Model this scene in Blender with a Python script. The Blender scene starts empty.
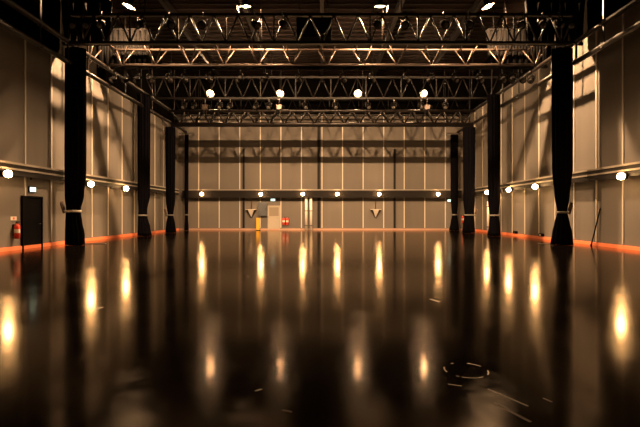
import bpy, math, random
from mathutils import Vector, Matrix
random.seed(4)
S = bpy.context.scene
COL = S.collection
F = 438.0; VX = 322.0; VY = 212.5; CAM = 1.5     # focal length in pixels, vanishing point, eye height
P = 1.75                                         # width of one wall panel
W = 7 * P                                        # half width of the hall
WR = 12.42                                       # the right wall stands a little farther out
D = 37.3                                         # back wall distance
ROOF = 13.0
def gx(x, d): return (x - VX) * d / F            # where a thing seen at pixel x stands, d metres away
def gz(y, d): return CAM + (VY - y) * d / F

# ------------------------------------------------------------------ materials
def new_mat(name):
    m = bpy.data.materials.new(name); m.use_nodes = True
    return m, m.node_tree.nodes, m.node_tree.links, m.node_tree.nodes['Principled BSDF']
def mat(name, col, rough=0.6, metal=0.0, var=0.0, spec=.5, scale=6.0, stretch=(1, 1, 1), bump=0.0):
    m, N, L, b = new_mat(name)
    b.inputs['Base Color'].default_value = (*col, 1); b.inputs['Roughness'].default_value = rough
    b.inputs['Metallic'].default_value = metal; b.inputs['Specular IOR Level'].default_value = spec
    if var or bump:
        tc = N.new('ShaderNodeTexCoord'); mp = N.new('ShaderNodeMapping'); mp.inputs['Scale'].default_value = stretch
        n = N.new('ShaderNodeTexNoise'); n.inputs['Scale'].default_value = scale; n.inputs['Detail'].default_value = 4
        L.new(tc.outputs['Object'], mp.inputs[0]); L.new(mp.outputs[0], n.inputs['Vector'])
        if var:
            r = N.new('ShaderNodeMapRange'); r.inputs[3].default_value = 1 - var; r.inputs[4].default_value = 1 + var
            L.new(n.outputs[0], r.inputs[0])
            mx = N.new('ShaderNodeVectorMath'); mx.operation = 'SCALE'; mx.inputs[0].default_value = col
            L.new(r.outputs[0], mx.inputs['Scale']); L.new(mx.outputs[0], b.inputs['Base Color'])
        if bump:
            bp = N.new('ShaderNodeBump'); bp.inputs['Strength'].default_value = bump; bp.inputs['Distance'].default_value = 0.02
            L.new(n.outputs[0], bp.inputs['Height']); L.new(bp.outputs[0], b.inputs['Normal'])
    return m
def glow(name, col, strength):
    m, N, L, b = new_mat(name)
    b.inputs['Base Color'].default_value = (*[c * .5 for c in col], 1)
    b.inputs['Emission Color'].default_value = (*col, 1); b.inputs['Emission Strength'].default_value = strength
    return m

def wall_mat(axis):
    """acoustic panels: one slightly different tint for each panel, fine vertical weathering"""
    m, N, L, b = new_mat('acoustic_panel'); b.inputs['Roughness'].default_value = .85
    tc = N.new('ShaderNodeTexCoord'); sp = N.new('ShaderNodeSeparateXYZ'); L.new(tc.outputs['Object'], sp.inputs[0])
    dv = N.new('ShaderNodeMath'); dv.operation = 'DIVIDE'; dv.inputs[1].default_value = P; L.new(sp.outputs[axis], dv.inputs[0])
    fl = N.new('ShaderNodeMath'); fl.operation = 'FLOOR'; L.new(dv.outputs[0], fl.inputs[0])
    wn = N.new('ShaderNodeTexWhiteNoise'); wn.noise_dimensions = '1D'; L.new(fl.outputs[0], wn.inputs['W'])
    mp = N.new('ShaderNodeMapping'); mp.inputs['Scale'].default_value = (1.5, 1.5, .12); L.new(tc.outputs['Object'], mp.inputs[0])
    n = N.new('ShaderNodeTexNoise'); n.inputs['Scale'].default_value = 1.3; n.inputs['Detail'].default_value = 5; L.new(mp.outputs[0], n.inputs['Vector'])
    ad = N.new('ShaderNodeMath'); ad.operation = 'ADD'; L.new(wn.outputs['Value'], ad.inputs[0]); L.new(n.outputs[0], ad.inputs[1])
    r = N.new('ShaderNodeMapRange'); r.inputs[1].default_value = .3; r.inputs[2].default_value = 1.7
    r.inputs[3].default_value = .82; r.inputs[4].default_value = 1.14; L.new(ad.outputs[0], r.inputs[0])
    mx = N.new('ShaderNodeVectorMath'); mx.operation = 'SCALE'; mx.inputs[0].default_value = (.115, .099, .085)
    L.new(r.outputs[0], mx.inputs['Scale']); L.new(mx.outputs[0], b.inputs['Base Color'])
    return m

def floor_mat():
    """black lacquered studio floor with worn gloss, a few scrape lines, a ring and specks"""
    m, N, L, b = new_mat('black_gloss_floor')
    tc = N.new('ShaderNodeTexCoord')
    def mth(op, a, c=None, clamp=False):
        q = N.new('ShaderNodeMath'); q.operation = op; q.use_clamp = clamp
        for i, v in enumerate((a, c)):
            if v is None: continue
            if isinstance(v, (int, float)): q.inputs[i].default_value = v
            else: L.new(v, q.inputs[i])
        return q.outputs[0]
    sp = N.new('ShaderNodeSeparateXYZ'); L.new(tc.outputs['Object'], sp.inputs[0]); X, Y = sp.outputs[0], sp.outputs[1]
    n1 = N.new('ShaderNodeTexNoise'); n1.inputs['Scale'].default_value = .9; n1.inputs['Detail'].default_value = 6
    n2 = N.new('ShaderNodeTexNoise'); n2.inputs['Scale'].default_value = 7; n2.inputs['Detail'].default_value = 5
    for n in (n1, n2): L.new(tc.outputs['Object'], n.inputs['Vector'])
    ad = mth('ADD', n1.outputs[0], mth('MULTIPLY', n2.outputs[0], .5))
    r = N.new('ShaderNodeMapRange'); r.inputs[1].default_value = .5; r.inputs[2].default_value = 1.0
    r.inputs[3].default_value = ROUGH[0]; r.inputs[4].default_value = ROUGH[1]; L.new(ad, r.inputs[0])
    bp = N.new('ShaderNodeBump'); bp.inputs['Strength'].default_value = .06; bp.inputs['Distance'].default_value = .01
    L.new(n2.outputs[0], bp.inputs['Height'])
    mask = None
    def line(x0, y0, x1, y1, w):
        l = math.hypot(x1 - x0, y1 - y0); ux, uy = (x1 - x0) / l, (y1 - y0) / l
        dx, dy = mth('SUBTRACT', X, x0), mth('SUBTRACT', Y, y0)
        t = mth('ADD', mth('MULTIPLY', dx, ux), mth('MULTIPLY', dy, uy))
        s = mth('ABSOLUTE', mth('SUBTRACT', mth('MULTIPLY', dx, uy), mth('MULTIPLY', dy, ux)))
        return mth('MULTIPLY', mth('LESS_THAN', s, w), mth('MULTIPLY', mth('GREATER_THAN', t, 0), mth('LESS_THAN', t, l)))
    def px(x, y):
        d = F * CAM / (y - VY); return gx(x, d), d
    segs = [((488, 389), (528, 406), .010), ((494, 403), (531, 422), .014), ((543, 398), (552, 402), .01), ((448, 384), (462, 386), .008),
            ((96, 309), (103, 307), .02), ((430, 299), (440, 302), .02), ((255, 391), (262, 389), .012), ((282, 410), (292, 412), .012)]
    for a, c, w in segs:
        q = line(*px(*a), *px(*c), w)
        mask = q if mask is None else mth('MAXIMUM', mask, q)
    cx, cy = px(466, 370)
    rr = mth('SQRT', mth('ADD', mth('POWER', mth('SUBTRACT', X, cx), 2), mth('POWER', mth('SUBTRACT', Y, cy), 2)))
    ring = mth('LESS_THAN', mth('ABSOLUTE', mth('SUBTRACT', rr, .2)), .007)
    mask = mth('MAXIMUM', mask, mth('MULTIPLY', ring, mth('GREATER_THAN', n2.outputs[0], .47)))
    vo = N.new('ShaderNodeTexVoronoi'); vo.inputs['Scale'].default_value = .9; L.new(tc.outputs['Object'], vo.inputs['Vector'])
    mask = mth('MAXIMUM', mask, mth('MULTIPLY', mth('LESS_THAN', vo.outputs['Distance'], .022), .7))
    mc = N.new('ShaderNodeMix'); mc.data_type = 'RGBA'
    mc.inputs[6].default_value = (.003, .0022, .0018, 1); mc.inputs[7].default_value = (.10, .085, .07, 1)
    L.new(mask, mc.inputs[0])
    mr = mth('MAXIMUM', r.outputs[0], mth('MULTIPLY', mask, .6))
    N.remove(b); out = N['Material Output']
    df = N.new('ShaderNodeBsdfDiffuse'); L.new(mc.outputs[2], df.inputs[0])
    gs = []
    for k_ in (.72, 1.4):                         # polished core and a worn, softer share of the lacquer
        gl = N.new('ShaderNodeBsdfAnisotropic'); gl.distribution = 'BECKMANN'; gl.inputs[0].default_value = (1, .90, .78, 1)
        L.new(mth('MULTIPLY', mr, k_), gl.inputs['Roughness']); L.new(bp.outputs[0], gl.inputs['Normal']); gs.append(gl)
    gl = N.new('ShaderNodeMixShader'); gl.inputs[0].default_value = .6
    for q, g_ in enumerate(gs): L.new(g_.outputs[0], gl.inputs[q + 1])
    fr = N.new('ShaderNodeFresnel'); fr.inputs[0].default_value = 1.225
    for q in (df, fr): L.new(bp.outputs[0], q.inputs['Normal'])
    ms = N.new('ShaderNodeMixShader'); L.new(fr.outputs[0], ms.inputs[0]); L.new(df.outputs[0], ms.inputs[1]); L.new(gl.outputs[0], ms.inputs[2])
    L.new(ms.outputs[0], out.inputs['Surface'])
    return m

ROUGH = (.11, .165)
LAMP = (1.0, .60, .30)
M_floor = floor_mat()
M_wx, M_wy = wall_mat(0), wall_mat(1)
M_seam = mat('pale_joint_strip', (.46, .41, .35), .45)
M_upper = mat('dark_upper_wall', (.002, .0017, .0014), .9, var=.2, spec=0)
M_ceil = mat('dark_roof_deck', (.012, .006, .004), .8, var=.3, scale=.6, spec=.15)
M_steel = mat('dark_bronze_steel', (.011, .0075, .006), .42, .35, var=.15)
M_bright = mat('worn_grey_steel', (.062, .045, .036), .38, .5, var=.15)
M_dsteel = mat('dimmed_steel', (.006, .0045, .004), .5, .2, var=.15, spec=.2)  # steel copy, darkened so the rear trusses stay dim under the lamps
M_black = mat('matt_black_paint', (.003, .0026, .0025), .8, var=.2, spec=.04)
M_drape = mat('black_drape_cloth', (.0025, .0023, .003), .95, var=.25, spec=0, scale=3, stretch=(4, 4, .4))
M_tie = mat('pale_tie_cloth', (.55, .50, .45), .7)
M_rope = mat('brown_rope', (.06, .035, .025), .9, var=.2, scale=30)
M_skirt = mat('orange_skirting_paint', (.72, .19, .075), .45, var=.12, scale=1.2)
M_skirtb = mat('pale_pink_skirting_paint', (.34, .20, .14), .45, var=.1, scale=1.2)
M_tray = mat('pale_tray_lip', (.25, .22, .19), .4, .3)
M_web = mat('dark_tray_web', (.009, .007, .006), .7, spec=.15)
M_band = mat('brown_band_paint', (.03, .024, .02), .6)
M_red = mat('red_enamel', (.60, .035, .012), .3)
M_cream = mat('cream_paint', (.60, .54, .46), .45, var=.05)
M_yellow = mat('yellow_plastic', (.55, .32, .01), .45)
M_grey = mat('grey_enamel', (.055, .06, .07), .45)
M_door = mat('dark_door_paint', (.003, .0027, .003), .7, spec=.03)
M_tie2 = mat('grey_tie_cloth', (.10, .09, .08), .8)
M_bdoor = mat('beige_door_paint', (.30, .26, .21), .5, var=.06)
M_glass = mat('dark_glass', (.05, .045, .04), .12)
M_high = glow('outer_hall_lamp_glow', LAMP, 16500)
M_inner = glow('inner_hall_lamp_glow', LAMP, 18500)
M_rear = glow('rear_lamp_glow', LAMP, 480)
M_bulk = glow('wall_lamp_glow', (1.0, .55, .21), 200)
M_exit = glow('exit_sign_glow', (.70, .95, .80), 2.2)
M_green = mat('green_sign_ink', (.02, .22, .10), .5)

# ------------------------------------------------------------------ mesh builder
class MB:
    def __init__(s): s.v = []; s.f = []; s.mi = []; s.sm = []
    def _add(s, vs, fs, mi=0, smooth=False):
        o = len(s.v); s.v += [tuple(v) for v in vs]
        for f in fs: s.f.append(tuple(i + o for i in f)); s.mi.append(mi); s.sm.append(smooth)
        return s
    def box(s, x0, x1, y0, y1, z0, z1, mi=0, bev=0.0):
        if bev <= 0:
            vs = [(x, y, z) for x in (x0, x1) for y in (y0, y1) for z in (z0, z1)]
            return s._add(vs, [(0, 1, 3, 2), (4, 6, 7, 5), (0, 4, 5, 1), (2, 3, 7, 6), (0, 2, 6, 4), (1, 5, 7, 3)], mi)
        prof = [(x0 + bev, y0), (x1 - bev, y0), (x1, y0 + bev), (x1, y1 - bev), (x1 - bev, y1), (x0 + bev, y1), (x0, y1 - bev), (x0, y0 + bev)]
        ins = [(x0 + 2 * bev, y0 + bev), (x1 - 2 * bev, y0 + bev), (x1 - bev, y0 + 2 * bev), (x1 - bev, y1 - 2 * bev),
               (x1 - 2 * bev, y1 - bev), (x0 + 2 * bev, y1 - bev), (x0 + bev, y1 - 2 * bev), (x0 + bev, y0 + 2 * bev)]
        rings = [[(a, b_, z0) for a, b_ in ins], [(a, b_, z0 + bev) for a, b_ in prof], [(a, b_, z1 - bev) for a, b_ in prof], [(a, b_, z1) for a, b_ in ins]]
        return s.loft(rings, mi, False)
    def loft(s, rings, mi=0, smooth=True, cap=True):
        n = len(rings[0]); vs = [v for r in rings for v in r]; fs = []
        for k in range(len(rings) - 1):
            for i in range(n):
                j = (i + 1) % n; fs.append((k * n + i, k * n + j, (k + 1) * n + j, (k + 1) * n + i))
        if cap: fs.append(tuple(range(n))[::-1]); fs.append(tuple((len(rings) - 1) * n + i for i in range(n)))
        return s._add(vs, fs, mi, smooth)
    def tube(s, pts, r, n=8, mi=0, smooth=True):
        pts = [Vector(p) for p in pts]; rs = r if isinstance(r, (list, tuple)) else [r] * len(pts); rings = []
        up = None
        for k, p in enumerate(pts):
            t = (pts[min(k + 1, len(pts) - 1)] - pts[max(k - 1, 0)]).normalized()
            if up is None:
                up = Vector((0, 0, 1)) if abs(t.z) < .9 else Vector((0, 1, 0))
            a = t.cross(up).normalized(); b_ = a.cross(t).normalized(); up = b_
            rings.append([p + a * math.cos(2 * math.pi * i / n) * rs[k] + b_ * math.sin(2 * math.pi * i / n) * rs[k] for i in range(n)])
        return s.loft(rings, mi, smooth)
    def lathe(s, prof, axis='z', c=(0, 0, 0), n=20, mi=0, smooth=True, cap=True, mat4=None):
        rings = []
        for r, h in prof:
            ring = []
            for i in range(n):
                a = 2 * math.pi * i / n; u, v = r * math.cos(a), r * math.sin(a)
                q = Vector((u, v, h)) if axis == 'z' else Vector((u, h, v)) if axis == 'y' else Vector((h, u, v))
                if mat4 is not None: q = mat4 @ q
                ring.append(q + Vector(c))
            rings.append(ring)
        return s.loft(rings, mi, smooth, cap)
    def prism(s, poly, y0, y1, mi=0):
        n = len(poly)
        return s.loft([[(x, y0, z) for x, z in poly], [(x, y1, z) for x, z in poly]], mi, False)
    def build(s, name, mats, parent=None, loc=(0, 0, 0)):
        me = bpy.data.meshes.new(name); me.from_pydata(s.v, [], s.f)
        for m in (mats if isinstance(mats, (list, tuple)) else [mats]): me.materials.append(m)
        me.polygons.foreach_set('material_index', s.mi); me.polygons.foreach_set('use_smooth', s.sm)
        import bmesh
        bm = bmesh.new(); bm.from_mesh(me); bmesh.ops.recalc_face_normals(bm, faces=bm.faces); bm.to_mesh(me); bm.free()
        me.update()
        o = bpy.data.objects.new(name, me); COL.objects.link(o); o.location = loc
        if parent: o.parent = parent
        return o
def tag(o, label, cat, group=None):
    o['label'] = label; o['category'] = cat
    if group: o['group'] = group
    return o
def thing(name, label, cat, loc=(0, 0, 0), rz=0.0, group=None):
    o = bpy.data.objects.new(name, None); COL.objects.link(o); o.empty_display_size = .2
    o.location = loc; o.rotation_euler = (0, 0, rz)
    return tag(o, label, cat, group)
def struct(o): o['kind'] = 'structure'; return o
def dup(root, loc, rz, label):
    def cp(o, par):
        c = o.copy(); COL.objects.link(c)
        if par: c.parent = par
        for ch in list(o.children): cp(ch, c)
        return c
    r = cp(root, None); r.location = loc; r.rotation_euler = (0, 0, rz); r['label'] = label
    return r
ORD = ['first', 'second', 'third', 'fourth', 'fifth', 'sixth', 'seventh', 'eighth', 'ninth', 'tenth', 'eleventh', 'twelfth', 'thirteenth', 'fourteenth', 'fifteenth', 'sixteenth', 'seventeenth', 'eighteenth', 'nineteenth', 'twentieth']

# ------------------------------------------------------------------ the shell
Y0 = -3.0
struct(MB().box(-W - .3, WR + .3, Y0, D + .3, -.2, 0).build('floor', M_floor))
cb = MB().box(-W - .3, WR + .3, Y0, D + .3, ROOF, ROOF + .2)
k = Y0
while k < D:                                      # ribs of the roof deck
    cb.box(-W, WR, k, k + .12, ROOF - .06, ROOF); k += .6
struct(cb.build('ceiling', M_ceil))
ZL, ZR, ZB = 8.75, 9.9, 9.9                         # where the pale panels stop and the near-black upper wall starts
def wall_mesh(fx, n0, n1, thick, ZU):
    """fx maps (along, out, z) to a point; out > 0 is into the hall"""
    mb = MB()
    def bx(a0, a1, o0, o1, z0, z1, mi):
        p, q = fx(a0, o0), fx(a1, o1)
        mb.box(min(p[0], q[0]), max(p[0], q[0]), min(p[1], q[1]), max(p[1], q[1]), z0, z1, mi)
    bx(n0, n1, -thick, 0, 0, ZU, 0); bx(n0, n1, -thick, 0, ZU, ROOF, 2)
    return mb
def joint_strips(fx, strips, ZU):
    mb = MB()
    for a in strips:
        p, q = fx(a - .04, 0), fx(a + .04, .035)
        mb.box(min(p[0], q[0]), max(p[0], q[0]), min(p[1], q[1]), max(p[1], q[1]), .19, ZU)
    return mb
sx = [D - P * i for i in range(1, 23)]
# left wall with its dark door opening is built whole; the door stands in front of it in a shallow frame
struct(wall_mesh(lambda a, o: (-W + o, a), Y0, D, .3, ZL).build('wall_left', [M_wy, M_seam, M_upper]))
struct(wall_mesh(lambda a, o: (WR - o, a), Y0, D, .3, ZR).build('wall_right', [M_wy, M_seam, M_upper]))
for i_, (fx_, st_, zu_) in enumerate(((lambda a, o: (-W + o, a), sx, ZL), (lambda a, o: (WR - o, a), sx, ZR), (lambda a, o: (a, D - o), [P * i for i in range(-6, 7)], ZB))):
    struct(joint_strips(fx_, st_, zu_).build(f'trim_{i_ + 1}', M_seam))
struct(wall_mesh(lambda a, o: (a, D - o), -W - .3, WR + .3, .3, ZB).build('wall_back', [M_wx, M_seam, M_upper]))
struct(MB().box(-W, -W + .06, Y0, D, 0, .135).box(-W, -W + .035, Y0, D, .135, .15).build('baseboard_left', M_skirt))
struct(MB().box(WR - .06, WR, Y0, D, 0, .135).box(WR - .035, WR, Y0, D, .135, .15).build('baseboard_right', M_skirt))
struct(MB().box(-W + .06, WR - .06, D - .06, D, 0, .13).box(-W + .06, WR - .06, D - .035, D, .13, .14).build('baseboard_back', M_skirtb))

# doors (recess frame, leaf, hardware)
def door(name, w, h, leaf_m, frame_m, loc, rz, glass=None):
    o = MB().box(-w / 2, w / 2, -.05, 0, 0.01, h).build(name, leaf_m, None, loc); o.rotation_euler = (0, 0, rz); struct(o)
    MB().box(-w / 2 - .07, -w / 2, -.09, 0, 0, h + .07).box(w / 2, w / 2 + .07, -.09, 0, 0, h + .07).box(-w / 2, w / 2, -.09, 0, h, h + .07).build('door_frame', frame_m, o)
    MB().tube([(w / 2 - .1, -.05, 1.02), (w / 2 - .1, -.11, 1.02), (w / 2 - .24, -.11, 1.02)], .012).build('door_handle', M_bright, o)
    if glass: MB().box(*glass).build('door_panel', M_glass if leaf_m is not M_bdoor else mat('darker_door_panel', (.17, .135, .10), .5), o)  # darker upper panel of the beige door
    return o
door('door_1', 1.15, 2.12, M_door, M_door, (-W + .001, 18.45, 0), math.pi / 2)
door('door_2', .92, 2.02, M_bdoor, M_bdoor, (gx(274, D), D - .001, 0), 0, (-.4, .4, -.058, -.05, 1.2, 1.94))

# illuminated exit signs
def exit_sign(label, loc, rz):
    t = thing('exit_sign', label, 'sign', loc, rz)
    MB().box(-.2, .2, -.07, 0, -.03, .21, bev=.008).build('sign_box', M_black, t)
    MB().box(-.18, .18, -.078, -.068, 0, .18).build('sign_face', M_exit, t)
    g = MB()                                       # running figure and arrow pictogram
    g.prism([(-.12, .02), (-.09, .02), (-.05, .09), (-.07, .13), (-.1, .13), (-.1, .10), (-.08, .10), (-.09, .07)], -.082, -.077)
    g.prism([(-.05, .06), (-.01, .03), (.0, .045), (-.04, .09)], -.082, -.077)
    g.lathe([(.018, -.082), (.018, -.077)], 'y', (-.055, 0, .155), 10)
    g.prism([(.02, .08), (.09, .08), (.09, .05), (.15, .09), (.09, .13), (.09, .10), (.02, .10)], -.082, -.077)
    g.build('pictogram', M_green, t)
    return t
exit_sign('glowing exit sign above the dark door in the left wall', (-W, 18.45, 2.38), math.pi / 2)
exit_sign('glowing exit sign above the beige door in the back wall', (gx(273, D), D, 2.48), 0)
exit_sign('small glowing exit sign on the back wall beside the far right curtain', (gx(449.5, D), D, 2.42), 0)

# ------------------------------------------------------------------ cable trays along the walls
def tray(label, L, loc, rz, deep=False):
    """runs along local x, wall at local y = 0, hall towards -y"""
    t = thing('cable_tray', label, 'cable tray', loc, rz)
    MB().box(0, L, -.36, -.02, .10, .125).box(0, L, -.035, -.002, .0, .38).build('tray_bed', M_web, t)
    MB().box(0, L, -.40, -.36, .28, .36).box(0, L, -.36, -.03, .34, .36).build('top_lip', M_tray, t)
    if deep: MB().box(0, L, -.385, -.362, -.34, .28).build('web_and_shade', M_web, t)  # web drawn deep, filling the dark band under the lip
    else:
        MB().box(0, L, -.40, -.36, .06, .13).build('bottom_lip', M_tray, t)
        MB().box(0, L, -.375, -.362, .13, .28).box(0, L, -.375, -.362, -.16, .06).build('web_and_shade', M_web, t)  # the board below the bottom lip stands for the tray's shadow on the wall
    c = MB()
    for j in range(4):
        c.tube([(x, -.09 - .07 * j + .015 * math.sin(x * 1.3 + j), .15 + .01 * math.sin(2 * x + j)) for x in [L * q / 60 for q in range(61)]], .022, 6)
    c.build('cable_bundle', M_black, t)
    n = int(L / 3.5); off = .095 if deep else 0
    for i in range(n + 1):
        x = .5 + (L - 1) * i / n
        MB().prism([(x - .02, 0), (x + .02, 0), (x + .02, .06), (x - .02, .06)], -.36, off - .002).box(x - .02, x + .02, off - .06, off - .002, -.2, .06).build('bracket', M_web, t)
    return t
TZ = 3.08
tray('cable tray with pale lips running along the back wall', 2 * W - 1.0, (-W + .5, D - .095, TZ), 0, True)
tray('cable tray with pale lips running along the left wall', D - 1.5, (-W, .5, TZ), math.pi / 2)
tray('cable tray with pale lips running along the right wall', D - 1.5, (WR, D - 1.0, TZ), -math.pi / 2)

# ------------------------------------------------------------------ wall lamps under the trays
def wall_lamp(label, loc, rz):
    t = thing('bulkhead_lamp', label, 'lamp', loc, rz, 'bulkhead lamps below the cable trays')
    MB().box(-.03, .03, -.46, -.385, -.02, .02).box(-.07, .07, -.41, -.386, -.1, .1).build('mounting_plate', M_black, t)
    MB().lathe([(.03, .0), (.10, -.02), (.125, -.09), (.115, -.09), (.08, -.04)], 'y', (0, -.44, 0), 20).build('housing', M_steel, t)
    MB().lathe([(.135 * math.sin(math.pi * q / 10) + .001, -.18 + .135 * math.cos(math.pi * q / 10)) for q in range(11)], 'y', (0, -.44, 0), 16).build('lens', M_bulk, t)
    g = MB()
    for a in range(4):
        q = a * math.pi / 4
        g.tube([(.155 * math.cos(q), -.52, .155 * math.sin(q)), (.13 * math.cos(q), -.66, .13 * math.sin(q)), (0, -.75, 0),
                (-.13 * math.cos(q), -.66, -.13 * math.sin(q)), (-.155 * math.cos(q), -.52, -.155 * math.sin(q))], .003, 5)
    g.build('guard_wire', M_steel, t)
    return t
lamp0 = None
def place_lamp(label, loc, rz):
    global lamp0
    if lamp0 is None: lamp0 = wall_lamp(label, loc, rz)
    else: dup(lamp0, loc, rz, label)
bx_ = [204, 262, 303, 337, 378, 436]
bl = ['leftmost on the back wall', 'above the yellow post on the back wall', 'beside the pale pipes on the back wall', 'just right of the middle of the back wall',
      'above the right wedge sconce on the back wall', 'rightmost on the back wall']
for x, l in zip(bx_, bl): place_lamp('glowing round wall lamp under the tray, ' + l, (gx(x, D), D - .095, gz(194.5, D)), 0)
for x, l in ((8, 'nearest on the left wall by the extinguisher'), (91, 'just past the nearest left curtain'), (126, 'just before the second left curtain')):
    d = F * (W - .62) / (VX - x); place_lamp('glowing round wall lamp under the tray, ' + l, (-W, d, 2.93), math.pi / 2)
for x, l in ((621, 'nearest on the right wall'), (535, 'just past the nearest right curtain'), (508.5, 'between the first two right curtains, farther one'), (487, 'beside the second right curtain')):
    d = F * (WR - .62) / (x - VX); place_lamp('glowing round wall lamp under the tray, ' + l, (WR, d, 2.93), -math.pi / 2)

# ------------------------------------------------------------------ curtains
def curtain(label, loc, prof, top, tie, seed, rope=0, depth=.42, tie_m=None):
    """prof: list of (z, left edge, right edge) across; a gathered drape tied in the middle"""
    t = thing('stage_curtain', label, 'curtain', loc)
    rnd = random.Random(seed); ph = [rnd.uniform(0, 6.28) for _ in range(4)]
    n = 72; zs = sorted({p[0] for p in prof} | {top * q / 40 for q in range(41)}); rings = []
    def at(z):
        for a, b_ in zip(prof, prof[1:]):
            if a[0] <= z <= b_[0]:
                u = (z - a[0]) / max(1e-6, b_[0] - a[0]); u = u * u * (3 - 2 * u)
                return a[1] + (b_[1] - a[1]) * u, a[2] + (b_[2] - a[2]) * u
        return prof[-1][1:]
    w0 = prof[-1][2] - prof[-1][1]
    for z in zs:
        l, r = at(z); hw = (r - l) / 2; c = (r + l) / 2; hd = depth / 2 * (.35 + .65 * min(1.2, 2 * hw / w0))
        ring = []
        for i in range(n):
            a = 2 * math.pi * i / n
            f = 1 + .10 * math.sin(12 * a + ph[0] + .12 * z) + .05 * math.sin(7 * a + ph[1] - .2 * z)
            ring.append((c + hw * f * math.cos(a) / 1.08, hd * f * math.sin(a), z))
        rings.append(ring)
    MB().loft(rings).build('drape', M_drape, t)
    l, r = at(tie); hw = (r - l) / 2 + .03; c = (l + r) / 2; hd = depth / 2 * (.35 + .65 * 2 * hw / w0) + .03
    tb = MB(); rg = [[(c + hw * k_ * math.cos(2 * math.pi * i / 32), hd * k_ * math.sin(2 * math.pi * i / 32), tie + dz) for i in range(32)] for k_, dz in ((.97, -.05), (1.03, -.03), (1.03, .03), (.97, .05))]
    tb.loft(rg).build('tie_band', tie_m or M_tie2, t)
    if rope:
        e = c + rope * hw
        MB().tube([(e - rope * .02, -.02, tie), (e + rope * .07, -.03, tie - .08), (e + rope * .13, -.03, tie + .1), (e + rope * .2, -.02, tie + .32), (e + rope * .22, 0, tie + .42),
                   (e + rope * .17, .02, tie + .44), (e + rope * .12, .02, tie + .25), (e + rope * .05, 0, tie + .06)], .045, 8).build('tie_rope', M_rope, t)
    for i in range(5):
        x = l0 = prof[-1][1] + w0 * (.12 + .19 * i)
        MB().tube([(x, 0, top - .04), (x, 0, top + .12)], .025, 6).build('hanging_hook', M_bright, t)
    return t
TOPF = 8.27
curtain('tied black curtain nearest on the left, beside the front truss end', (gx(75.5, 20.1), 20.1, .012),
        [(0, -.47, .44), (.5, -.46, .42), (1.05, -.45, .30), (1.55, -.42, .22), (2.3, -.47, .38), (3.4, -.48, .48), (9, -.48, .48)], 8.9, 1.55, 1, -1, tie_m=M_tie)
curtain('tied black curtain nearest on the right, narrow waist and flared foot', (gx(562, 20.1), 20.1, .012),
        [(0, -.52, .52), (.5, -.44, .47), (1.1, -.32, .33), (1.5, -.2, .22), (2.2, -.33, .33), (3.5, -.46, .46), (9, -.47, .47)], 8.9, 1.5, 2, 1)
curtain('tied black curtain second from the front on the left', (gx(144, 28), 28, .012),
        [(0, -.42, .5), (.5, -.4, .40), (1.2, -.38, .22), (1.6, -.36, .2), (2.6, -.40, .38), (9, -.40, .40)], 8.9, 1.3, 3)
curtain('tied black curtain second from the front on the right', (gx(494, 28), 28, .012),
        [(0, -.45, .42), (.6, -.32, .38), (1.3, -.3, .3), (2.4, -.38, .38), (9, -.40, .40)], 8.9, 1.3, 4)
curtain('tied black curtain third from the front on the left', (gx(170.5, 32.2), 32.2, .012),
        [(0, -.38, .42), (.6, -.33, .33), (1.3, -.2, .2), (2.4, -.33, .33), (7.75, -.37, .37)], 7.7, 1.3, 5, -1)
curtain('tied black curtain third from the front on the right', (gx(469, 32.2), 32.2, .012),
        [(0, -.5, .45), (.6, -.42, .42), (1.3, -.33, .36), (2.4, -.42, .42), (7.75, -.45, .45)], 7.7, 1.3, 6, 1)
curtain('slim black curtain in the far left corner against the back wall', (gx(186.5, 36.6), 36.6, .012),
        [(0, -.18, .18), (1.2, -.13, .13), (2.4, -.16, .16), (8, -.16, .16)], 8.0, 1.3, 7, 0, .3)
curtain('black curtain in the far right corner against the back wall', (gx(454.5, 36.6), 36.6, .012),
        [(0, -.45, .4), (.6, -.32, .32), (1.3, -.2, .22), (2.4, -.3, .3), (8, -.32, .32)], 8.0, 1.3, 8, 0, .36)
# short rails that carry the curtains
for s, x, d, z, l in ((-1, gx(186.5, 36.6), 36.6, 8.13, 'in the far left corner near the back wall'), (1, gx(454.5, 36.6), 36.6, 8.13, 'in the far right corner near the back wall')):
    t = thing('curtain_rail', f'short dark curtain rail {l}', 'rail', (x, d, z))
    MB().tube([(-.6, 0, 0), (.6, 0, 0)], .035).build('rail_pipe', M_steel, t)
    for q in (-.5, .5): MB().box(q - .02, q + .02, -.02, D - d, -.02, .02).build('rail_bracket', M_steel, t)
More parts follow.
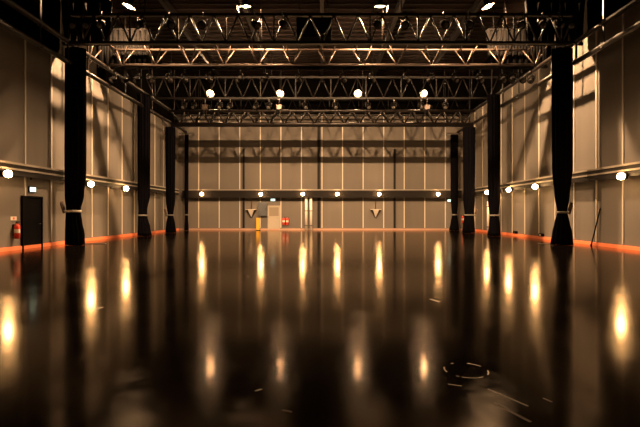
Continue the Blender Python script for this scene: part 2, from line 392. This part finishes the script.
# ------------------------------------------------------------------ trusses
def tri_truss(label, d, zb, zt, node, half, nodes, x0, x1, hang, dw=.45, rc=.075, m=None, rb=.034):
    """two top chords and one bottom chord, open V braces, curtain track under the bottom chord"""
    m = m or M_bright
    t = thing('lighting_truss', label, 'truss', (0, d, zb))
    h = zt - zb
    MB().tube([(x0, 0, 0), (x1, 0, 0)], rc, 10).build('bottom_chord', m, t)
    for s in (-1, 1): MB().tube([(x0, s * dw, h), (x1, s * dw, h)], max(.055, rc * .75), 8).build('top_chord', m, t)
    MB().box(x0, x1, -.06, .06, -.20, -.06).build('curtain_track', M_black, t)
    me = {}
    for s in (-1, 1):
        for q in (-1, 1): me[s, q] = MB().tube([(0, 0, .0), (q * half, s * dw, h)], rb, 6)
    proto = {}
    for xn in nodes:
        for kx, mb in me.items():
            if kx not in proto: o = proto[kx] = mb.build('diagonal_brace', m, t)
            else: o = proto[kx].copy(); COL.objects.link(o); o.parent = t
            o.location = (xn, 0, 0)
    n = int((x1 - x0) / node); cr = None
    for i in range(n + 1):
        x = x0 + .1 + (x1 - x0 - .2) * i / n
        if cr is None: cr = o = MB().tube([(0, -dw, h), (0, dw, h)], .03, 6).build('cross_bar', m, t)
        else: o = cr.copy(); COL.objects.link(o); o.parent = t
        o.location = (x, 0, 0)
    for x in hang:
        MB().tube([(x, -dw, h), (x, 0, hang[x] - zb - .3), (x, 0, hang[x] - zb)], .012, 5).tube([(x, dw, h), (x, 0, hang[x] - zb - .3)], .012, 5).build('suspension_cable', M_steel, t)
    return t
n1 = [gx(x, 23) for x in (88, 122, 155.5, 190, 224, 258.5, 292, 327, 362.5, 397, 432, 466, 501, 535)]
tri_truss('triangular steel truss spanning the hall just behind the nearest curtains, open V braces', 23.0, gz(65.5, 23), gz(48.5, 23.2), 1.8, .48, n1, -11.1, 11.1,
          {-9.6: ROOF, -3.2: ROOF, 3.2: ROOF, 9.6: ROOF}, .42, .09)
n2 = [-10.45 + 1.1 * i for i in range(20)]
tri_truss('far triangular steel truss close to the back wall above the third curtains', 32.2, 8.0, 8.88, 1.1, .5, n2, -11.1, 11.1,
          {-9: ROOF, -3: ROOF, 3: ROOF, 9: ROOF}, .36, .13, M_steel, .055)
def deep_truss(label, d, zb, zt, n, x0=-W, x1=W, hang=(-10.5, -3.5, 3.5, 10.5), rb=.04, m=None):
    m = m or M_steel
    t = thing('roof_truss', label, 'truss', (0, d, zb)); h = zt - zb
    MB().box(x0, x1, -.07, .07, -.05, .06).build('bottom_chord', m, t)
    MB().box(x0, x1, -.08, .08, h - .06, h + .06).build('top_chord', m, t)
    s = (x1 - x0) / n; a = b_ = v = None
    for i in range(n):
        x = x0 + s * i
        if a is None:
            a = o1 = MB().tube([(0, 0, h), (s / 2, 0, 0)], rb, 6).build('diagonal_brace', m, t)
            b_ = o2 = MB().tube([(s / 2, 0, 0), (s, 0, h)], rb, 6).build('diagonal_brace', m, t)
        else:
            o1, o2 = a.copy(), b_.copy()
            for o in (o1, o2): COL.objects.link(o); o.parent = t
        o1.location = o2.location = (x, 0, 0)
        if i % 2 == 0:
            if v is None: v = o = MB().box(-.03, .03, -.03, .03, 0, h).build('upright', m, t)
            else: o = v.copy(); COL.objects.link(o); o.parent = t
            o.location = (x + s / 2, 0, 0)
    for x in hang: MB().tube([(x, 0, h), (x, 0, ROOF - zb)], .03, 6).build('roof_hanger', m, t)
    return t
DZ0, DZ1 = 9.45, 10.9
deep_truss('deep dark roof truss nearest to the viewer, in front of the hall lamps', 19.3, 8.97, 10.2, 21, -11.1, 11.1)
deep_truss('added short tall black lattice truss shading the upper left wall by the far left lamp', 23.75, 9.38, 11.4, 9, -12.1, -9.4, (-11.8, -9.6), .12, M_black)  # the black lattices are added to shade the upper side walls
deep_truss('added short tall black lattice truss shading the upper right wall by the far right lamp', 23.75, 9.38, 11.4, 10, 9.0, 12.2, (9.3, 11.9), .12, M_black)
deep_truss('added short tall black lattice truss shading the left wall, above the nearest left curtain', 20.5, 9.38, 11.4, 7, -12.1, -9.9, (-11.8, -10.2), .12, M_black)
deep_truss('added short tall black lattice truss shading the right wall, above the nearest right curtain', 20.5, 9.38, 11.4, 8, 9.6, 12.2, (9.9, 11.9), .12, M_black)
deep_truss('deep dark roof truss in the middle distance above the hanging spotlights', 30.5, DZ0, DZ1, 20, m=M_dsteel)
deep_truss('deep dark roof truss farthest back, against the back wall', 36.4, DZ0 + .1, DZ1, 20, m=M_dsteel)
for x, l in zip((-8.4, -4.2, 0, 4.2, 8.4), ('far left', 'left of the middle', 'along the middle', 'right of the middle', 'far right')):
    t = thing('roof_beam', f'long dark roof beam under the ceiling, {l}', 'beam', (x, 0, ROOF - .5))
    MB().box(-.1, .1, 2, D, 0, .03).build('bottom_flange', M_steel, t); MB().box(-.1, .1, 2, D, .41, .44).build('top_flange', M_steel, t)
    MB().box(-.015, .015, 2, D, .03, .41).build('beam_web', M_steel, t)
def side_pipes(label, s):
    x = s * 11.32; zb, h = 8.21, .9
    t = thing('pipe_barrel', label, 'rigging pipe', (x, 0, zb))
    
    for a, c in ((6, 19.7), (20.5, 27.55), (28.45, D - .8)): MB().tube([(0, a, 0), (0, c, 0)], .11, 10).build('lower_pipe', M_steel, t)
    MB().tube([(0, 6, h), (0, D - .8, h)], .11, 10).build('upper_pipe', M_steel, t)
    o = b0 = None
    for y in (9, 13, 17.6, 19.5, 21.2, 25.2, 27.4, 29.2, 33.6):
        if b0 is None: b0 = o = MB().box(-.03, .03, -.03, .03, 0, ROOF - zb).box(-.1, .1, -.05, .05, h - .1, h + .1).box(-.1, .1, -.05, .05, -.1, .1).build('hanger_bracket', M_steel, t)
        else: o = b0.copy(); COL.objects.link(o); o.parent = t
        o.location = (0, y, 0)
side_pipes('pair of long dark rigging pipes running high along the left wall', -1)
side_pipes('pair of long dark rigging pipes running high along the right wall', 1)

# ------------------------------------------------------------------ hall lamps
def high_bay(label, loc, glow_m, r, grp, tilt=0, side=0, dome=.38):
    T = Matrix.Rotation(math.radians(tilt), 3, 'X') if tilt else Matrix.Rotation(math.radians(side), 3, 'Y') if side else None
    t = thing('hall_lamp', label, 'lamp', loc, 0, grp)
    MB().tube([(0, .3 * (tilt < 0), .42 - .18 * (tilt < 0)), (0, .3 * (tilt < 0), ROOF - loc[2])], .02, 6).build('hanging_rod', M_steel, t)
    MB().lathe([(.09, .2), (.12, .24), (.12, .44), (.05, .5)], n=14, mat4=T).build('ballast', M_black, t)
    MB().lathe([(.10, .22), (.16, .20), (.30, .10), (.34, .06), (.325, .06), (.29, .085), (.15, .18), (.10, .2)], n=24, cap=False, mat4=T).build('reflector', M_steel, t)
    MB().lathe([(r * math.sin(math.pi * q / 20) + .001, .075 - r * dome * math.cos(math.pi * q / 20)) for q in range(11)], n=16, mat4=T).build('lens', glow_m, t)
    if tilt > 0:                                   # added side flaps keep the light off the side walls
        for q in (-1, 1): MB().box(q * .355 - .008, q * .355 + .008, -.42, .12, -.24, .12).box(q * .355 - .02, q * .355 + .02, -.05, .05, .08, .16).build('added_side_flap', M_black, t)
    return t
names = ('far left', 'left of the middle', 'right of the middle', 'far right')
FD, FZ = 22.1, 11.83
for x, l, gm, sd in zip((128.5, 245.5, 380, 488.5), names, (M_high, M_inner, M_inner, M_high), (20, 0, 0, -20)):
    high_bay(f'bright hall lamp above the nearest truss, {l}', (gx(x, FD), FD, FZ), gm, .16, 'bright lamps above the nearest truss', 0 if sd else 16, sd)
RD = 34.5
p1 = None
for x, l in zip((210, 280, 358, 424), names):
    lab = f'smaller hall lamp far back near the back wall, {l}'; loc = (gx(x, RD), RD, gz(94, RD))
    if p1 is None: p1 = high_bay(lab, loc, M_rear, .17, 'smaller lamps near the back wall', -60, 0, .6)
    else: dup(p1, loc, 0, lab)

# ------------------------------------------------------------------ unlit spotlights, hoists, air unit
def spotlight(label, loc, rz):
    t = thing('stage_spotlight', label, 'spotlight', loc, rz, 'unlit spotlights in the rigging')
    MB().box(-.04, .04, -.05, .05, -.16, .0).tube([(0, 0, -.16), (0, 0, -.26)], .02, 6).build('clamp', M_steel, t)
    MB().tube([(-.19, 0, -.52), (-.19, 0, -.30), (-.15, 0, -.26), (.15, 0, -.26), (.19, 0, -.30), (.19, 0, -.52)], .017, 6).build('yoke', M_steel, t)
    R_ = Matrix.Rotation(math.radians(35), 3, 'X')
    MB().lathe([(.06, .28), (.12, .24), (.15, .1), (.165, -.22), (.15, -.22)], 'y', (0, 0, -.52), 16, mat4=R_).build('lamp_can', M_black, t)
    MB().lathe([(.15, -.2), (.15, -.215), (.05, -.235)], 'y', (0, 0, -.52), 16, mat4=R_).build('lens', M_glass, t)
    for s in (-1, 1): MB().lathe([(.03, s * .15), (.03, s * .205)], 'x', (0, 0, -.52), 8).build('tilt_knob', M_steel, t)
    return t
q0 = None
def place_spot(lab, loc, rz):
    global q0
    if q0 is None: q0 = spotlight(lab, loc, rz)
    else: dup(q0, loc, rz, lab)
for i in range(12):
    x = (-9.6, -8.9, -7.1, -6.4, -4.6, -3.7, -1.2, .9, 3.2, 5.0, 6.9, 8.6)[i]
    place_spot(f'unlit black spotlight hanging from the middle roof truss, {ORD[i]} from the left', (x, 30.5, DZ0 - .05), random.uniform(-.6, .6))
XS = (-10.9, -10.3, -9.7, -9.0, -8.0, -7.2, -5.9, -4.3, -3.0, -1.2, 1.1, 2.6, 4.4, 5.7, 7.0, 8.3, 9.5, 10.0, 10.5, 11.0)
for i, x in enumerate(XS):
    place_spot(f'unlit black spotlight under the open V-braced truss, {ORD[i]} from the left', (x, 23.0, gz(65.5, 23) - .2), random.uniform(-.9, .9))
XB = (-10.9, -10.3, -9.6, -7.9, -6.6, -5.2, -2.9, -1.7, 2.4, 3.6, 5.3, 6.4, 8.7, 9.6, 10.3, 10.9)
for i, x in enumerate(XB):
    place_spot(f'unlit black spotlight clamped in the nearest deep roof truss, {ORD[i]} from the left', (x, 19.02, 10.2), random.uniform(-.9, .9))
def hoist(label, loc):
    t = thing('chain_hoist', label, 'hoist', loc, 0, 'chain hoists in the rigging')
    MB().box(-.2, .2, -.13, .13, -.75, -.4, bev=.03).build('motor_body', M_bright, t)
    MB().lathe([(.1, .2), (.13, .22), (.13, .36), (.08, .38)], 'x', (0, 0, -.57), 14).build('motor_cap', M_black, t)
    MB().tube([(0, 0, -.4), (0, 0, -.22), (.05, 0, -.16), (.03, 0, -.08), (0, 0, -.05)], .022, 6).box(-.05, .05, -.05, .05, -.06, 0).build('hook', M_bright, t)
    MB().tube([(.1, 0, -.75), (.1, 0, -1.05)], .014, 5).build('chain', M_bright, t)
    MB().lathe([(.09, -.78), (.11, -.8), (.12, -1.0), (.06, -1.06)], c=(-.1, 0, 0), n=12).build('chain_bag', M_black, t)
    return t
h0 = None
for x, l in ((gx(205, 30.5), 'left one under the middle roof truss'), (gx(279, 30.5), 'left of the middle under the middle roof truss'), (gx(427, 30.5), 'right one under the middle roof truss')):
    if h0 is None: h0 = hoist('grey chain hoist, ' + l, (x, 30.5, DZ0 - .05))
    else: dup(h0, (x, 30.5, DZ0 - .05), 0, 'grey chain hoist, ' + l)
t = thing('ventilation_unit', 'big black ventilation box hanging in the middle above the nearest truss', 'ventilation unit', (gx(314, 21.5), 21.5, 9.95))
MB().box(-.85, .85, -.5, .5, 0, 1.1, bev=.03).build('casing', M_black, t)
MB().box(-.7, .7, -.53, -.5, .12, .98).build('grille', M_steel, t)
for x in (-.7, .7): MB().tube([(x, 0, 1.1), (x, 0, ROOF - 9.95)], .02, 6).build('hanging_rod', M_steel, t)

# ------------------------------------------------------------------ things at the walls
def extinguisher(label, loc, rz, s=1.0):
    t = thing('fire_extinguisher', label, 'fire extinguisher', loc, rz)
    MB().lathe([(.07 * s, 0), (.09 * s, .015), (.092 * s, .4 * s), (.085 * s, .45 * s), (.045 * s, .5 * s), (.03 * s, .53 * s)], c=(0, -.14, 0), n=18).build('cylinder', M_red, t)
    MB().lathe([(.0935 * s, .2 * s), (.0935 * s, .33 * s)], c=(0, -.14, 0), n=18, cap=False).build('paper_band', M_cream, t)
    MB().box(-.03, .03, -.18, -.1, .52 * s, .58 * s).box(-.015, .015, -.27, -.1, .58 * s, .6 * s).box(-.015, .015, -.27, -.16, .545 * s, .56 * s).build('valve_handle', M_bright, t)
    MB().tube([(.03, -.14, .55 * s), (.1, -.15, .5 * s), (.125, -.16, .35 * s), (.12, -.16, .12 * s), (.11, -.16, .03 * s)], .014, 6).build('hose', M_black, t)
    MB().box(-.05, .05, -.06, 0, .1 * s, .5 * s).build('wall_mount', M_steel, t)
    return t
de = F * (W - .14) / (VX - 17)
extinguisher('red fire extinguisher hung on the left wall beside the dark door', (-W, de, .46), math.pi / 2, 1.15)
t = thing('extinguisher_sign', 'small pale plate on the left wall above the red extinguisher', 'sign', (-W, de, 1.22), math.pi / 2)
MB().box(-.17, .17, -.012, 0, -.03, .12).build('sign_plate', M_cream, t); MB().box(-.05, .05, -.016, -.012, 0, .09).build('sign_symbol', M_red, t)
extinguisher('red fire extinguisher on the back wall, left one of the pair by the beige door', (gx(283.7, D), D, .44), 0, 1.2)
extinguisher('red fire extinguisher on the back wall, right one of the pair by the beige door', (gx(287.4, D), D, .44), 0, 1.2)
extinguisher('red fire extinguisher on the back wall between the two far right curtains', (gx(462.3, D), D, .62), 0, 1.15)

def sconce(label, x):
    t = thing('wedge_sconce', label, 'wall lamp', (x, D, gz(217, D)))
    MB().loft([[(-.02, 0, .0), (.02, 0, 0), (.02, -.03, 0), (-.02, -.03, 0)], [(-.40, 0, .62), (.40, 0, .62), (.26, -.34, .62), (-.26, -.34, .62)]], 0, False).build('pale_wedge', M_cream, t)
    for s in (-1, 1):
        MB().loft([[(s * .0, -.001, -.08), (s * .07, -.001, -.05), (s * .06, -.08, -.05), (s * .0, -.06, -.08)],
                   [(s * .37, -.001, .5), (s * .44, -.001, .62), (s * .30, -.37, .62), (s * .24, -.36, .55)]], 0, False).build('dark_edge', M_steel, t)
    MB().box(-.44, .44, -.36, 0, .62, .66).build('top_rim', M_cream, t)
    MB().box(-.03, .03, -.06, 0, .66, 1.35).build('stem', M_steel, t)
sconce('pale downward wedge sconce on the back wall, left of the yellow post', gx(251.5, D))
sconce('pale downward wedge sconce on the back wall, right of the middle', gx(375.5, D))

t = thing('electrical_cabinet', 'dark grey cabinet on the back wall above the yellow post', 'cabinet', (gx(263, D), D, gz(216, D)))
t.location.y -= .022
MB().box(-.36, .36, -.22, 0, 0, 1.2, bev=.01).build('cabinet_body', M_grey, t)
dd = MB().box(-.33, .33, -.235, -.22, .03, 1.17).build('cabinet_door', M_grey, t); MB().box(.24, .28, -.27, -.235, .5, .7).build('handle', M_bright, dd)
t = thing('barrier_post', 'yellow barrier post standing at the back wall left of the beige door', 'post', (gx(258, 36.7), 36.7, 0))
MB().lathe([(.19, 0), (.19, .03), (.08, .05), (.06, .06)], n=18).build('foot', M_black, t)
MB().box(-.14, .14, -.09, .09, .05, 1.05, bev=.02).build('post_body', M_yellow, t)
for x, l in ((306.3, 'left'), (311, 'right')):
    t = thing('vertical_pipe', f'cream vertical pipe on the back wall, {l} one of the pair', 'pipe', (gx(x, D), D - .22, .012), 0)
    MB().lathe([(.115, 0), (.115, 3.02)], n=16).build('pipe_body', M_cream, t)
    for z in (.35, 1.6, 2.85): MB().lathe([(.125, z), (.135, z + .01), (.135, z + .05), (.125, z + .06)], n=16).box(-.03, .03, .1, .195, z, z + .06).build('pipe_clip', M_bright, t)
dp = F * (WR - .2) / (488.3 - VX)
t = thing('vertical_pipe', 'cream vertical pipe on the right wall beside the second right curtain', 'pipe', (WR - .2, dp, .012), 0)
MB().lathe([(.1, 0), (.1, 2.3)], n=16).build('pipe_body', M_cream, t)
for z in (.4, 1.9): MB().lathe([(.112, z), (.112, z + .06)], n=16).box(.09, .175, -.03, .03, z, z + .06).build('pipe_clip', M_bright, t)
for x, z1, l in ((243.8, 6.9, 'left of the left wedge sconce'), (318.8, 9.3, 'beside the pale pipes in the middle'), (394.5, 6.9, 'right of the right wedge sconce')):  # dark vertical bands on the wall, built as thin raised strips
    t = thing('vertical_band', f'dark vertical duct on the back wall, {l}', 'band', (gx(x, D), D - .022, .17))
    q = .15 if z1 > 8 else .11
    MB().box(-q, q, -.05, 0, 0, z1 - .17).build('band_base', M_band, t); MB().box(-q * .6, q * .6, -.065, -.05, 0, z1 - .17).build('band_face', M_web, t)

# leaning pole, small boxes and floor strips by the side walls
t = thing('leaning_pole', 'thin dark pole leaning against the right wall past the nearest curtain', 'pole', (WR - .22, 19.85, 0))
MB().tube([(0, 0, .02), (.17, -.38, 1.68)], .028, 8).build('shaft', M_black, t); MB().lathe([(.03, 0), (.045, .01), (.04, .07)], n=10).build('rubber_tip', M_black, t)
for x, l in ((515.5, 'farther one'), (541.5, 'nearer one')):
    d = F * (WR - .06) / (x - VX)
    t = thing('floor_socket_box', f'small black box on the orange skirting of the right wall, {l}', 'box', (WR - .001, d, .151), 0)
    MB().box(-.14, 0, -.2, .2, 0, .17, bev=.015).build('box_body', M_black, t); MB().box(-.155, -.14, -.06, .06, .04, .13).build('socket_plate', M_cream if l[0] == 'n' else M_steel, t)
for x0, x1, l in ((62, 106, 'left'), (538, 570, 'right')):
    d = 21.0
    MBs = MB().box(gx(x0, d), gx(x1, d), d - .04, d + .04, 0.0005, .025).build('floor_strip', M_tray)
    me = MBs.data; c = sum((v.co for v in me.vertices), Vector()) / len(me.vertices); c.z = 0
    for v in me.vertices: v.co -= c
    MBs.location = c; tag(MBs, f'pale metal strip on the floor at the foot of the nearest {l} curtain', 'floor strip')

# ------------------------------------------------------------------ world, camera
w = bpy.data.worlds.new('world'); S.world = w; w.use_nodes = True
w.node_tree.nodes['Background'].inputs[0].default_value = (1, .62, .36, 1); w.node_tree.nodes['Background'].inputs[1].default_value = .001
cam = bpy.data.cameras.new('camera'); co = bpy.data.objects.new('camera', cam); COL.objects.link(co)
cam.sensor_width = 36; cam.lens = F / 640 * 36; cam.shift_x = (320 - VX) / 640; cam.shift_y = (VY - 213.5) / 640
cam.clip_end = 200; co.location = (0, 0, CAM); co.rotation_euler = (math.pi / 2, 0, 0); S.camera = co
S.view_settings.view_transform = 'Standard'; S.view_settings.look = 'None'; S.view_settings.gamma = 1; S.view_settings.exposure = 0
